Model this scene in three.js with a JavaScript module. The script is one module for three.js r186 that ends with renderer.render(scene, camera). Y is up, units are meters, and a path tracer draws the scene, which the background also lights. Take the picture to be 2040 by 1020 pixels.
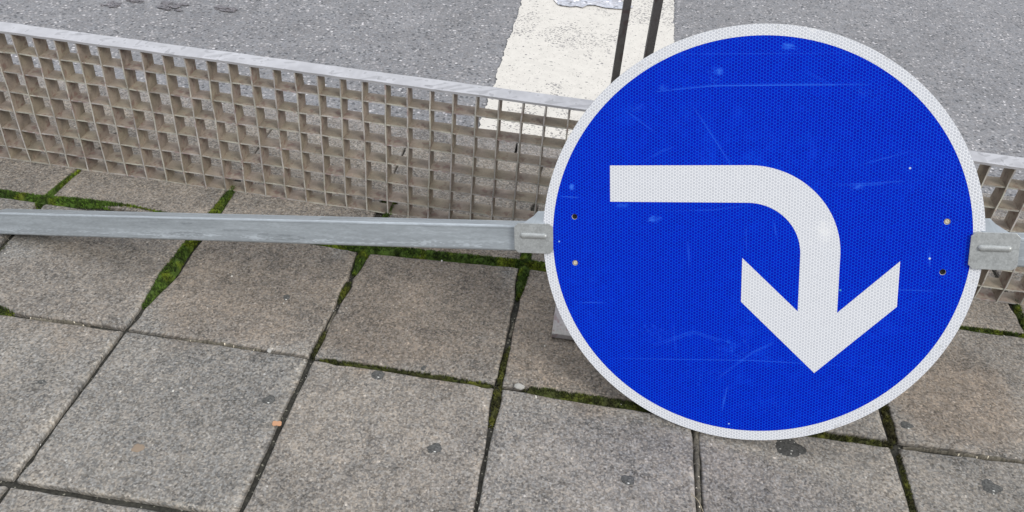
import * as THREE from 'three';
import { mergeGeometries } from 'three/addons/utils/BufferGeometryUtils.js';

// ------------------------------------------------------------------ camera, sky, sun, exposure
const W = 2040, H = 1020, F = 1709.08;
const scene = new THREE.Scene();
const camera = new THREE.PerspectiveCamera(2 * Math.atan(H / 2 / F) * 180 / Math.PI, 2, 0.05, 900);
camera.position.set(0.98317, 0.97860, 1.24521);
camera.rotation.set(-0.653911, 0.072017, 0.091768, 'YXZ');
camera.updateMatrixWorld(true);

const SUN = new THREE.Vector3(0.60, 0.62, 0.50).normalize();
const sun = new THREE.DirectionalLight(new THREE.Color(1, 0.965, 0.91), 1.1);
sun.position.copy(SUN).multiplyScalar(6).add(new THREE.Vector3(0.9, 0, 0));
sun.target.position.set(0.9, 0, 0);
sun.castShadow = true; sun.shadow.radius = 44; sun.shadow.mapSize.set(2048, 2048);
Object.assign(sun.shadow.camera, { left: -3, right: 3, top: 3, bottom: -3, near: 0.1, far: 14 });
scene.add(sun, sun.target);

const renderer = new THREE.WebGLRenderer({ antialias: true });
renderer.setSize(1024, 512);
renderer.toneMapping = THREE.LinearToneMapping;
renderer.toneMappingExposure = 1.54;
renderer.shadowMap.enabled = true;

// ------------------------------------------------------------------ random numbers and noise
function rng(seed) { let a = seed >>> 0; return () => { a = (a + 0x6D2B79F5) | 0; let t = Math.imul(a ^ (a >>> 15), 1 | a); t = (t + Math.imul(t ^ (t >>> 7), 61 | t)) ^ t; return ((t ^ (t >>> 14)) >>> 0) / 4294967296; }; }
const rnd = rng(7341);
function hash(x, y, s) { let h = Math.imul(x, 374761393) ^ Math.imul(y, 668265263) ^ Math.imul(s, 1274126177); h = Math.imul(h ^ (h >>> 13), 1274126177); h ^= h >>> 16; return (h >>> 0) / 4294967296; }
const sm = t => t * t * (3 - 2 * t), lerp = (a, b, t) => a + (b - a) * t, clamp = (v, a, b) => Math.max(a, Math.min(b, v));
const step = (a, b, v) => sm(clamp((v - a) / (b - a), 0, 1));
function vn(x, y, s, per = 0) {                       // value noise 0..1, tileable when per > 0
  const xi = Math.floor(x), yi = Math.floor(y), fx = sm(x - xi), fy = sm(y - yi);
  const m = v => per ? ((v % per) + per) % per : v;
  const a = hash(m(xi), m(yi), s), b = hash(m(xi + 1), m(yi), s), c = hash(m(xi), m(yi + 1), s), d = hash(m(xi + 1), m(yi + 1), s);
  return lerp(lerp(a, b, fx), lerp(c, d, fx), fy);
}
const fbm = (x, y, s) => vn(x, y, s) * 0.5 + vn(x * 2.1, y * 2.1, s + 1) * 0.28 + vn(x * 4.3, y * 4.3, s + 2) * 0.22;

// ------------------------------------------------------------------ sky: bright even overcast
{
  const w = 512, h = 256, data = new Float32Array(w * h * 4);
  for (let j = 0; j < h; j++) for (let i = 0; i < w; i++) {
    const el = ((j + 0.5) / h - 0.5) * Math.PI, az = (i / w) * 2 * Math.PI;
    const dx = Math.cos(el) * Math.cos(az), dz = Math.cos(el) * Math.sin(az), dy = Math.sin(el);
    const n = vn(dx * 3 + 20, dy * 5 + dz * 3 + 20, 91) * 0.6 + vn(dx * 8 + 40, dy * 12 + dz * 8 + 40, 92) * 0.4;
    const glow = Math.max(0, dx * SUN.x + dy * SUN.y + dz * SUN.z);   // the cloud is thinner towards the hidden sun
    const L = (0.31 + 0.55 * Math.max(0, dy)) * (0.82 + 0.55 * glow * glow) * (0.85 + 0.3 * n);
    const k = (j * w + i) * 4;
    data[k] = L * 0.97; data[k + 1] = L; data[k + 2] = L * 1.06; data[k + 3] = 1;
  }
  const sky = new THREE.DataTexture(data, w, h, THREE.RGBAFormat, THREE.FloatType);
  sky.mapping = THREE.EquirectangularReflectionMapping; sky.magFilter = sky.minFilter = THREE.LinearFilter; sky.wrapS = THREE.RepeatWrapping;
  sky.needsUpdate = true;
  scene.background = sky; scene.environment = sky;
}

// ------------------------------------------------------------------ photograph pixel -> place
function ray(u, v) { return new THREE.Vector3((u - W / 2) / F, -(v - H / 2) / F, -1).applyQuaternion(camera.quaternion); }
function gnd(u, v, h = 0) { const d = ray(u, v), c = camera.position, t = (h - c.y) / d.y; return new THREE.Vector3(c.x + d.x * t, h, c.z + d.z * t); }

// ------------------------------------------------------------------ textures
const toS = v => Math.round(255 * (v <= 0.0031308 ? 12.92 * v : 1.055 * Math.pow(Math.min(v, 1), 1 / 2.4) - 0.055));
function dataTex(n, m, fn, srgb = true) {
  const d = new Uint8Array(n * m * 4), o = [0, 0, 0];
  for (let j = 0; j < m; j++) for (let i = 0; i < n; i++) {
    fn(i, j, o); const k = (j * n + i) * 4;
    if (srgb) { d[k] = toS(o[0]); d[k + 1] = toS(o[1]); d[k + 2] = toS(o[2]); } else { d[k] = d[k + 1] = d[k + 2] = clamp(Math.round(o[0] * 255), 0, 255); }
    d[k + 3] = 255;
  }
  const t = new THREE.DataTexture(d, n, m, THREE.RGBAFormat);
  t.wrapS = t.wrapT = THREE.RepeatWrapping; t.magFilter = THREE.LinearFilter; t.minFilter = THREE.LinearMipmapLinearFilter; t.generateMipmaps = true;
  if (srgb) t.colorSpace = THREE.SRGBColorSpace;
  t.needsUpdate = true; return t;
}
// grains of random size: for every cell a stone with its own tone; returns [tone, distance]
function grains(x, y, s, per) {
  const xi = Math.floor(x), yi = Math.floor(y); let best = 9, tone = 0;
  for (let b = -1; b <= 1; b++) for (let a = -1; a <= 1; a++) {
    const cx = xi + a, cy = yi + b, mx = ((cx % per) + per) % per, my = ((cy % per) + per) % per;
    const px = cx + hash(mx, my, s), py = cy + hash(mx, my, s + 1), e = hash(mx, my, s + 2) * 2 - 1;
    const dx = x - px, dy = y - py, d = Math.hypot(dx * (1 + 0.35 * e), dy * (1 - 0.35 * e)) / (0.6 + 0.6 * hash(mx, my, s + 3));
    if (d < best) { best = d; tone = hash(mx, my, s + 4); }
  }
  return [tone, best];
}
const NC = 1536;                                      // concrete, 1 m a side
const concH = new Float32Array(NC * NC);
const concTex = dataTex(NC, NC, (i, j, o) => {
  const x = i / NC, y = j / NC;
  const [t1, d1] = grains(x * 360, y * 360, 11, 360);
  const [t2, d2] = grains(x * 210, y * 210, 31, 210);
  const n3 = vn(x * 60, y * 60, 51, 60), n4 = vn(x * 14, y * 14, 52, 14), n0 = vn(x * 640, y * 640, 53, 640);
  let v = 0.221 * (1 + 0.84 * (t1 - 0.5) + 0.26 * (n3 - 0.5) + 0.26 * (n4 - 0.5) + 0.40 * (n0 - 0.5));
  let h = 0.5 + 0.25 * (t1 - 0.5) + 0.15 * (n3 - 0.5) + 0.15 * (n0 - 0.5);
  if (d1 > 0.60) { v *= 0.86; h -= 0.1; }
  if (t2 > 0.90 && d2 < 0.42) { v *= 1.3; h += 0.1; }                 // pale chips
  if (t2 < 0.10 && d2 < 0.42) { v *= 0.66; h -= 0.22; }               // open pits
  if (t2 > 0.99 && d2 < 0.36) { v *= 1.35; }
  const warm = (hash(Math.floor(t1 * 4096), 3, 71) - 0.5) * 0.10 + (n4 - 0.5) * 0.03 + (n3 - 0.5) * 0.02;
  o[0] = v * (1.06 + warm); o[1] = v * (0.98 + warm * 0.1); o[2] = v * (0.875 - warm * 0.8);
  concH[j * NC + i] = h;
});
const concBump = dataTex(NC, NC, (i, j, o) => { o[0] = concH[j * NC + i]; }, false);

const NA = 1536, asphH = new Float32Array(NA * NA);   // asphalt, 1.3 m a side
const asphTex = dataTex(NA, NA, (i, j, o) => {
  const x = i / NA, y = j / NA;
  const [t1, d1] = grains(x * 300, y * 300, 111, 300);
  const [t2, d2] = grains(x * 170, y * 170, 131, 170);
  const n3 = vn(x * 40, y * 40, 151, 40), n4 = vn(x * 9, y * 9, 152, 9);
  let v = 0.232 * (1 + 0.40 * (t1 - 0.5) + 0.18 * (n3 - 0.5) + 0.16 * (n4 - 0.5)), h = 0.5 + 0.3 * (t1 - 0.5);
  if (d1 > 0.6) { v *= 0.84; h -= 0.15; }
  if (t2 > 0.86 && d2 < 0.42) { v *= 1.65; h += 0.12; }
  if (t2 > 0.972 && d2 < 0.46) { v *= 1.5; }
  if (t2 < 0.11 && d2 < 0.5) { v *= 0.5; h -= 0.3; }
  const c = (t2 - 0.5) * 0.05;
  o[0] = v * (0.99 + c); o[1] = v * (0.985); o[2] = v * (1.025 - c);
  asphH[j * NA + i] = h;
});
const asphBump = dataTex(NA, NA, (i, j, o) => { o[0] = asphH[j * NA + i]; }, false);

const paintTex = dataTex(1024, 2048, (i, j, o) => {   // road paint, 0.6 m x 1.2 m, worn through in clusters of pits
  const x = i / 1024 * 0.6, y = j / 2048 * 1.2;
  const cl = fbm(x * 9 + 3, y * 5 + 1, 201), [t, d] = grains(x * 105, y * 150, 211, 100000), [t3, d3] = grains(x * 320, y * 320, 231, 100000);
  let v = 0.63 * (0.95 + 0.1 * vn(x * 60, y * 60, 221) + 0.05 * vn(x * 400, y * 400, 222)), r = 1.025, b = 0.90;
  v *= 0.96 + 0.08 * (t3 - 0.5);
  const thr = 0.03 + 0.5 * step(0.50, 0.70, cl);
  if (t < thr && d < 0.30 + 0.22 * (t3 - 0.3)) { v *= 0.22 + 0.30 * t3; b = 0.97; }
  if (t3 < 0.035 + 0.10 * step(0.5, 0.7, cl) && d3 < 0.5) v *= 0.55;
  o[0] = v * r; o[1] = v * 0.98; o[2] = v * b;
});
const dirtTex = dataTex(512, 512, (i, j, o) => {      // joint filling, 0.25 m a side
  const x = i / 512, y = j / 512; const [t, d] = grains(x * 110, y * 110, 311, 110);
  let v = 0.034 * (0.6 + 0.9 * t) * (0.7 + 0.6 * vn(x * 20, y * 20, 321, 20)); if (t > 0.96 && d < 0.5) v *= 5;
  o[0] = v * 1.05; o[1] = v; o[2] = v * 0.8;
});
const zincTex = dataTex(2048, 128, (i, j, o) => {     // hot dip zinc drawn along u (1.82 m), v = one 40 mm face
  const u = i / 2048, w = j / 128;
  const s = vn(u * 90, w * 14, 401) * 0.4 + vn(u * 300, w * 26, 402) * 0.35 + vn(u * 700, w * 40, 403) * 0.25, band = vn(u * 16, w * 3, 405);
  let v = 0.43 * (0.80 + 0.34 * s) * (1 + 0.22 * (band - 0.5)), blue = 0;
  // white rust in streaks, mostly along one side of the face
  const ox = vn(u * 44, w * 15, 407) * 0.55 + vn(u * 420, w * 34, 408) * 0.45, side = Math.exp(-(((w - 0.2) / 0.13) ** 2));
  v *= 1 + 0.38 * step(0.48, 0.70, ox) * (0.25 + 0.75 * side);
  if (vn(u * 22, w * 4, 409) > 0.82 && vn(u * 200, w * 30, 410) > 0.35) v *= 0.78;      // dull handling marks
  if (w > 0.90 && w < 0.955) v *= 1.12; if (w > 0.865 && w < 0.895 && vn(u * 60, 3, 411) > 0.3) v *= 0.84;   // paler line and darker broken line beside the corner
  o[0] = v * 0.915; o[1] = v * 1.0; o[2] = v * 1.06;
});
const spangleTex = dataTex(512, 512, (i, j, o) => {   // zinc spangle of the stamped clamps, 0.1 m a side
  const x = i / 512, y = j / 512, [t] = grains(x * 34, y * 34, 421, 34), m = vn(x * 90, y * 90, 431, 90), k = vn(x * 9, y * 9, 432, 9);
  const v = 0.44 * (0.80 + 0.24 * t + 0.18 * m + 0.16 * (k - 0.5)); o[0] = v * 0.965; o[1] = v; o[2] = v * 0.985;
});
const gratTex = dataTex(512, 512, (i, j, o) => {      // dull taupe grating with grime, 0.3 m a side
  const x = i / 512, y = j / 512; const n = vn(x * 18, y * 18, 501, 18), m = vn(x * 60, y * 60, 502, 60), g = vn(x * 200, y * 200, 503, 200), k = vn(x * 7, y * 7, 504, 7);
  let v = 0.30 * (0.70 + 0.3 * n + 0.2 * m + 0.2 * g);
  const dirt = step(0.55, 0.75, n * 0.6 + m * 0.4); v *= 1 - 0.3 * dirt;
  const rust = step(0.62, 0.78, m * 0.5 + n * 0.3 + g * 0.2); v *= 1 - 0.25 * rust;
  o[0] = v * (1.09 + 0.05 * (k - 0.5) + 0.25 * rust); o[1] = v * (0.985); o[2] = v * (0.87 + 0.12 * (k - 0.5));
});
const edgeTex = dataTex(1024, 64, (i, j, o) => {      // scuffed pale edge bar
  const u = i / 1024, w = j / 64; const n = vn(u * 40, w * 3, 511), m = vn(u * 160, w * 8, 512), s = vn(u * 90 + w * 9, w * 5, 513);
  let v = 0.48 * (0.85 + 0.18 * n + 0.16 * m); if (s > 0.74 && n > 0.45) v *= 0.8; if (m > 0.86) v *= 0.75;
  o[0] = v * 0.985; o[1] = v * 0.985; o[2] = v * 1.03;
});

// ------------------------------------------------------------------ materials
const std = (p) => new THREE.MeshStandardMaterial(p);
const M = {
  slab: std({ map: concTex, bumpMap: concBump, bumpScale: 0.0012, roughness: 0.93, vertexColors: true }),
  plainConcrete: std({ map: concTex, bumpMap: concBump, bumpScale: 0.001, roughness: 0.93 }),
  kerb: std({ map: concTex, bumpMap: concBump, bumpScale: 0.0005, roughness: 0.9, color: new THREE.Color(0.98, 0.98, 1.02) }),
  asphalt: std({ map: asphTex, bumpMap: asphBump, bumpScale: 0.0016, roughness: 0.9 }),
  paint: std({ map: paintTex, roughness: 0.8 }),
  patch: std({ map: asphTex, roughness: 0.85, color: new THREE.Color(2.1, 2.15, 2.25) }),
  dirt: std({ map: dirtTex, roughness: 1 }),
  sand: std({ map: dirtTex, roughness: 1, color: new THREE.Color(3.6, 3.4, 3.3) }),
  grime: std({ map: dirtTex, roughness: 1, color: new THREE.Color(1.1, 1.25, 0.85) }),
  mossBase: std({ vertexColors: true, roughness: 1 }),
  moss: std({ color: 0xffffff, roughness: 1, side: THREE.DoubleSide }),
  grating: std({ map: gratTex, bumpMap: gratTex, bumpScale: 0.0006, roughness: 0.75, vertexColors: true }),
  edge: std({ map: edgeTex, roughness: 0.5, metalness: 0.25 }),
  zinc: std({ map: zincTex, roughness: 0.46, metalness: 0.45 }),
  zincDull: std({ map: spangleTex, bumpMap: spangleTex, bumpScale: 0.0002, roughness: 0.4, metalness: 0.45 }),
  post: std({ map: gratTex, color: new THREE.Color(0.30, 0.315, 0.35), roughness: 0.55, metalness: 0.3 }),
  plateSteel: std({ map: gratTex, color: new THREE.Color(1.15, 1.2, 1.35), roughness: 0.5, metalness: 0.2 }),
  alu: std({ color: new THREE.Color(0.5, 0.5, 0.5), roughness: 0.5, metalness: 0.5 }),
  shadePlug: std({ color: new THREE.Color(0.012, 0.012, 0.014), roughness: 0.8 }),
  bolt: std({ map: gratTex, color: new THREE.Color(2.0, 1.95, 1.7), roughness: 0.6 }),
  gum: std({ map: dirtTex, color: new THREE.Color(2.1, 2.2, 2.6), roughness: 0.85 }),
  gumDark: std({ map: dirtTex, color: new THREE.Color(1.5, 1.55, 1.8), roughness: 0.85 }),
  gumTan: std({ color: new THREE.Color(0.26, 0.20, 0.145), roughness: 0.85 }),
  leafBit: std({ color: new THREE.Color(0.50, 0.27, 0.15), roughness: 0.8 }),
  paper: std({ color: new THREE.Color(0.42, 0.41, 0.38), roughness: 0.8 }),
  straw: std({ color: new THREE.Color(0.42, 0.36, 0.24), roughness: 0.8 }),
  crumb: std({ color: new THREE.Color(0.6, 0.58, 0.53), roughness: 0.8 }),
};

// ------------------------------------------------------------------ building helpers
const taken = {};
function numbered(n) { const k = taken[n] = (taken[n] ?? -1) + 1; return k ? n + '_' + String(k).padStart(3, '0') : n; }
function shadow(o) { o.traverse(c => { if (c.isMesh) { c.castShadow = c.receiveShadow = true; } }); return o; }
function mesh(name, geo, mat, parent = scene) { const m = new THREE.Mesh(geo, mat); m.name = parent === scene ? numbered(name) : name; parent.add(m); return m; }
function group(name, parent = scene) { const g = new THREE.Group(); g.name = parent === scene ? numbered(name) : name; parent.add(g); return g; }
function tag(o, label, category, grp) { o.userData.label = label; o.userData.category = category; if (grp) o.userData.group = grp; return o; }
function setting(o, label, category, kind = 'structure') { o.userData.kind = kind; return tag(o, label, category); }
function uvXZ(g, k = 1, ox = 0, oz = 0, turn = 0) { const p = g.attributes.position, uv = new Float32Array(p.count * 2), c = Math.cos(turn), s = Math.sin(turn); for (let i = 0; i < p.count; i++) { const x = p.getX(i), z = p.getZ(i); uv[i * 2] = (x * c - z * s) * k + ox; uv[i * 2 + 1] = (x * s + z * c) * k + oz; } g.setAttribute('uv', new THREE.BufferAttribute(uv, 2)); return g; }
function flatShape(shape, y) { const g = new THREE.ShapeGeometry(shape, 24); g.rotateX(Math.PI / 2); g.scale(1, 1, 1); const idx = g.index.array; for (let i = 0; i < idx.length; i += 3) { const t = idx[i]; idx[i] = idx[i + 1]; idx[i + 1] = t; } g.translate(0, y, 0); g.computeVertexNormals(); return g; }   // shape (x, y) -> (x, z)
const S = 0.305, ROAD = -0.06, KERB0 = -0.405, KERB1 = -0.505;

// ------------------------------------------------------------------ ground, road, paint, kerb
{
  const g = new THREE.PlaneGeometry(600, 600); g.rotateX(-Math.PI / 2); g.translate(0, -0.12, 0); uvXZ(g, 1 / 1.3);
  setting(mesh('ground', g, M.asphalt), 'wide asphalt ground stretching away beyond the road', 'ground');
  const r = new THREE.PlaneGeometry(60, 12); r.rotateX(-Math.PI / 2); r.translate(0, ROAD, KERB1 - 6 + 0.02); uvXZ(r, 1 / 1.3, 0.13, 0.37);
  setting(mesh('road', r, M.asphalt), 'grey asphalt road with pale stone chips behind the gratings', 'road');
  // zebra bar with ragged edges
  const L0 = [0.7405, KERB1 - 0.01], L1 = [0.752, -3.0], R0 = [1.222, KERB1 - 0.01], R1 = [1.262, -3.0];
  const pts = [], N = 260;
  for (let i = 0; i <= N; i++) { const t = i / N, z = lerp(L0[1], L1[1], t); pts.push(new THREE.Vector2(lerp(L0[0], L1[0], t) + 0.007 * (vn(z * 45, 1, 601) - 0.5) + 0.006 * (vn(z * 140, 2, 602) - 0.5), z)); }
  for (let i = N; i >= 0; i--) { const t = i / N, z = lerp(R0[1], R1[1], t); pts.push(new THREE.Vector2(lerp(R0[0], R1[0], t) + 0.005 * (vn(z * 45, 3, 603) - 0.5) + 0.004 * (vn(z * 140, 4, 604) - 0.5), z)); }
  const pg = flatShape(new THREE.Shape(pts), ROAD + 0.004);
  { const p = pg.attributes.position, uv = new Float32Array(p.count * 2); for (let i = 0; i < p.count; i++) { uv[2 * i] = (p.getX(i) - 0.70) / 0.6; uv[2 * i + 1] = (p.getZ(i) + 1.65) / 1.2; } pg.setAttribute('uv', new THREE.BufferAttribute(uv, 2)); }
  setting(mesh('road_marking', pg, M.paint), 'worn off white zebra crossing bar painted on the road', 'road marking');
  // grey repair smear across the paint
  const sp = [[1104, 0], [1112, 9], [1135, 13], [1150, 12], [1160, 15], [1170, 10], [1185, 10], [1205, 15], [1225, 17], [1248, 18], [1262, 14], [1250, 6], [1238, 2], [1236, -14], [1150, -20], [1104, -16]].map(([u, v]) => { const p = gnd(u, v, ROAD + 0.008); return new THREE.Vector2(p.x, p.z); });
  const sg = flatShape(new THREE.Shape(sp), ROAD + 0.008); uvXZ(sg, 0.5);
  setting(mesh('road_patch', sg, M.patch), 'pale grey smear crossing the white zebra bar', 'road patch');
  // tar stains
  [[340, 14, 62, 15], [226, 10, 44, 12], [452, 20, 50, 10], [270, 2, 34, 6], [1130, -4, 1, 1]].slice(0, 4).forEach(([u, v, a, b], k) => {
    const c = gnd(u, v, ROAD), e = gnd(u + a / 2, v, ROAD), f = gnd(u, v - b / 2, ROAD), rx = c.distanceTo(e), rz = c.distanceTo(f), parts = [], q0 = rng(640 + k);
    for (let n = 0; n < 26; n++) {
      const bx = c.x + (q0() + q0() - 1) * rx, bz = c.z + (q0() + q0() - 1) * rz, br = 0.003 + 0.011 * q0() * q0(), P = [], N = 14;
      for (let i = 0; i < N; i++) { const t = i / N * 2 * Math.PI, q = br * (0.6 + 0.8 * hash(i, n, 650 + k)); P.push(new THREE.Vector2(bx + Math.cos(t) * q * 1.5, bz + Math.sin(t) * q)); }
      parts.push(flatShape(new THREE.Shape(P), ROAD + 0.0015 + 0.0001 * n));
    }
    const tg = mergeGeometries(parts); uvXZ(tg, 1 / 1.3, 0.13, 0.37);
    const m = new THREE.MeshStandardMaterial({ map: asphTex, bumpMap: asphBump, bumpScale: 0.002, roughness: 0.85, color: new THREE.Color(0.78, 0.74, 0.76) });
    setting(mesh('road_stain', tg, m), ['dark tar stain on the asphalt, broadest of the row', 'dark tar stain beside a reddish one on the asphalt', 'thin brownish stain nearest the zebra bar', 'small reddish stain farthest from the kerb'][k], 'stain');
  });
  // kerb stones
  const kerb = group('kerb'); setting(kerb, 'row of smooth grey concrete kerb stones along the road', 'kerb');
  for (let i = -4; i <= 5; i++) {
    const g2 = new THREE.BoxGeometry(0.994, 0.2, 0.1, 24, 1, 3), p = g2.attributes.position;
    for (let k = 0; k < p.count; k++) { const x = p.getX(k), y = p.getY(k), z = p.getZ(k); if (y > 0 && Math.abs(z) > 0.04) p.setY(k, y - 0.006); p.setZ(k, z + 0.002 * (vn(x * 20 + i * 9, y * 5, 620) - 0.5)); }
    g2.translate(0.35 + i, -0.1 - 0.002 * vn(i, 3, 621), (KERB0 + KERB1) / 2); g2.computeVertexNormals(); uvXZ(g2, 1, i * 0.37, 0.2);
    mesh('kerb_stone', g2, M.kerb, kerb);
  }
}

// ------------------------------------------------------------------ pavement slabs
const node = {}; // measured grid corners (slab index -> pixel)
for (const [i, j, u, v] of [[0, 0, 88, 399], [1, 0, 414, 447], [2, 0, 727, 498], [3, 0, 1045, 527], [1, 1, 250, 657], [2, 1, 620, 712], [3, 1, 993, 770], [5, 1, 1781, 884], [1, 2, 22, 963]]) { const p = gnd(u, v); node[i + ',' + j] = [p.x - i * S, p.z - j * S]; }
const off = (i, j) => node[i + ',' + j] ?? [0, 0];
function table(t, x) { if (x <= t[0][0]) return t[0][1]; for (let k = 1; k < t.length; k++) if (x <= t[k][0]) return lerp(t[k - 1][1], t[k][1], (x - t[k - 1][0]) / (t[k][0] - t[k - 1][0])); return t[t.length - 1][1]; }
const VW = {
  0: [[-0.3, 0.010], [-0.02, 0.014], [0.05, 0.012], [0.12, 0.010], [0.3, 0.006]],
  1: [[-0.30, 0.010], [-0.05, 0.018], [0.08, 0.020], [0.125, 0.024], [0.165, 0.032], [0.20, 0.019], [0.24, 0.009], [0.30, 0.007], [0.6, 0.006]],
  2: [[-0.3, 0.008], [0, 0.022], [0.06, 0.016], [0.085, 0.008], [0.115, 0.014], [0.15, 0.007], [0.22, 0.008], [0.27, 0.012], [0.305, 0.008], [0.6, 0.008]],
  3: [[-0.3, 0.008], [0, 0.020], [0.06, 0.015], [0.09, 0.009], [0.2, 0.008], [0.25, 0.011], [0.305, 0.010], [0.33, 0.016], [0.37, 0.010], [0.42, 0.006], [0.6, 0.006]],
  4: [[0, 0.010], [0.6, 0.011]],
  5: [[0.0, 0.01], [0.2, 0.016], [0.30, 0.016], [0.34, 0.009], [0.6, 0.010]],
};
const HW = {
  0: [[-0.2, 0.012], [0, 0.018], [0.1, 0.019], [0.2, 0.012], [0.3, 0.008], [0.62, 0.014], [0.75, 0.020], [1.1, 0.020], [1.5, 0.010], [1.9, 0.009]],
  1: [[-0.3, 0.006], [0.58, 0.005], [0.64, 0.007], [0.95, 0.007], [1.02, 0.015], [1.25, 0.022], [1.4, 0.014], [1.6, 0.010], [1.75, 0.004], [1.9, 0.004]],
  2: [[-0.3, 0.010], [0.8, 0.010]],
};
const wV = (i, z) => z < -0.2 && i ? 0.002 : VW[i] ? table(VW[i], z) : 0.008, wH = (j, x) => HW[j] ? table(HW[j], x) : j < 0 ? 0.004 : 0.008;
const zRow = j => j === -2 ? KERB0 + 0.002 : j * S;
function vLine(i, z) { const j = Math.floor(z / S), t = z / S - j; return i * S + lerp(off(i, j)[0], off(i, j + 1)[0], t); }
function hLine(j, x) { if (j === -2) return zRow(-2); const i = Math.floor(x / S), t = x / S - i; return j * S + lerp(off(i, j)[1], off(i + 1, j)[1], t); }
const stains = [[150, 560, 190, 0.55], [480, 560, 190, 0.8], [560, 600, 120, 0.6], [830, 600, 200, 0.95], [1080, 650, 170, 0.8], [1900, 790, 130, 0.8], [1830, 700, 120, 0.6], [1180, 720, 120, 0.6], [330, 500, 100, 0.5], [720, 560, 90, 0.5], [900, 690, 120, 0.5]]
  .map(([u, v, r, a]) => { const p = gnd(u, v); return [p.x, p.z, r * 0.00085, a]; });
const EDGE = [0, 0.006, 0.016, 0.035, 0.075, 0.13, 0.2, 0.28, 0.36, 0.44, 0.52, 0.6, 0.68, 0.76, 0.83, 0.89, 0.935, 0.967, 0.985, 0.994, 1];
const slabLie = (i, j) => { const r = rng(1000 + i * 37 + j * 411), tx = (r() - 0.5) * 0.003, tz = (r() - 0.5) * 0.003, l = r(); return [tx, tz, i === 4 && j === 1 ? -0.002 : (l - 0.5) * 0.0009]; };
function slabTop(x, z) { const i = Math.floor(x / S), j = z < -S ? -2 : Math.floor(z / S), [tx, tz, l] = slabLie(i, j), s = x / S - i, t = z / S - Math.floor(z / S); return l + (0.5 - s) * tx * S * 2 + (0.5 - t) * tz * S * 2 + 0.0012 * (vn(x * 22, z * 22, 741) - 0.5); }
function slabGeometry(i, j) {
  const z0n = zRow(j), z1n = j === -2 ? -S : (j + 1) * S, n = EDGE.length, r = rng(1000 + i * 37 + j * 411);
  const [tx, tz, lift] = slabLie(i, j); r(); r(); r();
  const base = 0.97 + 0.14 * (r() - 0.5), hue = (r() - 0.5) * 0.04, ox = r(), oz = r(), turn = Math.floor(r() * 4) * Math.PI / 2;
  const pos = [], col = [], uv = [], idx = [];
  const place = (s, t, y, k) => {
    const xn = lerp(i * S, (i + 1) * S, s), zn = lerp(z0n, z1n, t);
    const chip = (a, b, sd) => 0.0016 * (vn(a * 90, b, sd) - 0.5) + 0.0012 * (vn(a * 260, b, sd + 1) - 0.5) + 0.003 * Math.pow(vn(a * 40, b + 5, sd + 2), 6);
    const xl = vLine(i, zn) + wV(i, zn) / 2 + chip(zn, i + 50, 701), xr = vLine(i + 1, zn) - wV(i + 1, zn) / 2 - chip(zn, i + 90, 711);
    const za = hLine(j, xn) + (j === -2 ? 0 : wH(j, xn) / 2) + chip(xn, j + 50, 721), zb = hLine(j + 1, xn) - wH(j + 1, xn) / 2 - chip(xn, j + 90, 731);
    const x = lerp(xl, xr, s), z = lerp(za, zb, t);
    const c = 0.5 - s, d = 0.5 - t, yy = y + lift + c * tx * S * 2 + d * tz * S * 2 + 0.0012 * (vn(x * 22, z * 22, 741) - 0.5) + 0.0007 * (vn(x * 80, z * 80, 742) - 0.5);
    pos.push(x, yy, z); const cu = Math.cos(turn), su = Math.sin(turn); uv.push(x * cu - z * su + ox + y * 0.7, x * su + z * cu + oz + y * 0.7);
    let st = 0; for (const [sx, sz, rad, a] of stains) { const q = Math.hypot(x - sx, z - sz) / rad; if (q < 1.25) st = Math.max(st, a * step(-0.12, 0.22, 1.0 - q + 0.9 * (fbm(x * 16, z * 16, 751) - 0.5))); }
    const bl = fbm(x * 9, z * 9, 761) - 0.5, rowWarm = j < 0 ? 0.05 : 0;
    const f = base * (j < 0 ? 1.1 : 1) * (1 + 0.22 * bl) * (1 - 0.14 * st * (0.7 + 0.6 * vn(x * 55, z * 55, 771)));
    // worn, smoother, paler arris along two sides of the slab
    const dr = (1 - s) * S, wr = step(0.013, 0.004, dr) * step(0.2, 0.5, vn(z * 30, i + 7, 781)) * (j >= 0 ? 0.28 : 0.1) + (j >= 1 ? 0.26 * step(0.012, 0.004, (1 - t) * S) * step(0.2, 0.5, vn(x * 30, j + 17, 782)) : 0);
    col.push(f * (1 + hue + rowWarm + 0.055 * st + wr), f * (1 + 0.25 * rowWarm - 0.035 * st + wr * 0.94), f * (1 - hue - 0.5 * rowWarm - 0.115 * st + wr * 0.8));
  };
  for (let b = 0; b < n; b++) for (let a = 0; a < n; a++) {
    const e = Math.min(EDGE[a], 1 - EDGE[a], EDGE[b], 1 - EDGE[b]) * S, y = e < 0.001 ? -0.0024 : e < 0.003 ? -0.0006 : 0;
    place(EDGE[a], EDGE[b], y);
  }
  for (let b = 0; b < n - 1; b++) for (let a = 0; a < n - 1; a++) { const k = b * n + a; idx.push(k, k + n, k + 1, k + 1, k + n, k + n + 1); }
  // skirt
  const ring = []; for (let a = 0; a < n; a++) ring.push([a, 0]); for (let b = 1; b < n; b++) ring.push([n - 1, b]); for (let a = n - 2; a >= 0; a--) ring.push([a, n - 1]); for (let b = n - 2; b > 0; b--) ring.push([0, b]);
  const s0 = pos.length / 3;
  for (const [a, b] of ring) place(EDGE[a], EDGE[b], -0.035);
  for (let q = 0; q < ring.length; q++) { const q2 = (q + 1) % ring.length, k = ring[q][1] * n + ring[q][0], k2 = ring[q2][1] * n + ring[q2][0]; idx.push(k, k2, s0 + q, s0 + q, k2, s0 + q2); }
  const g = new THREE.BufferGeometry();
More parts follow.
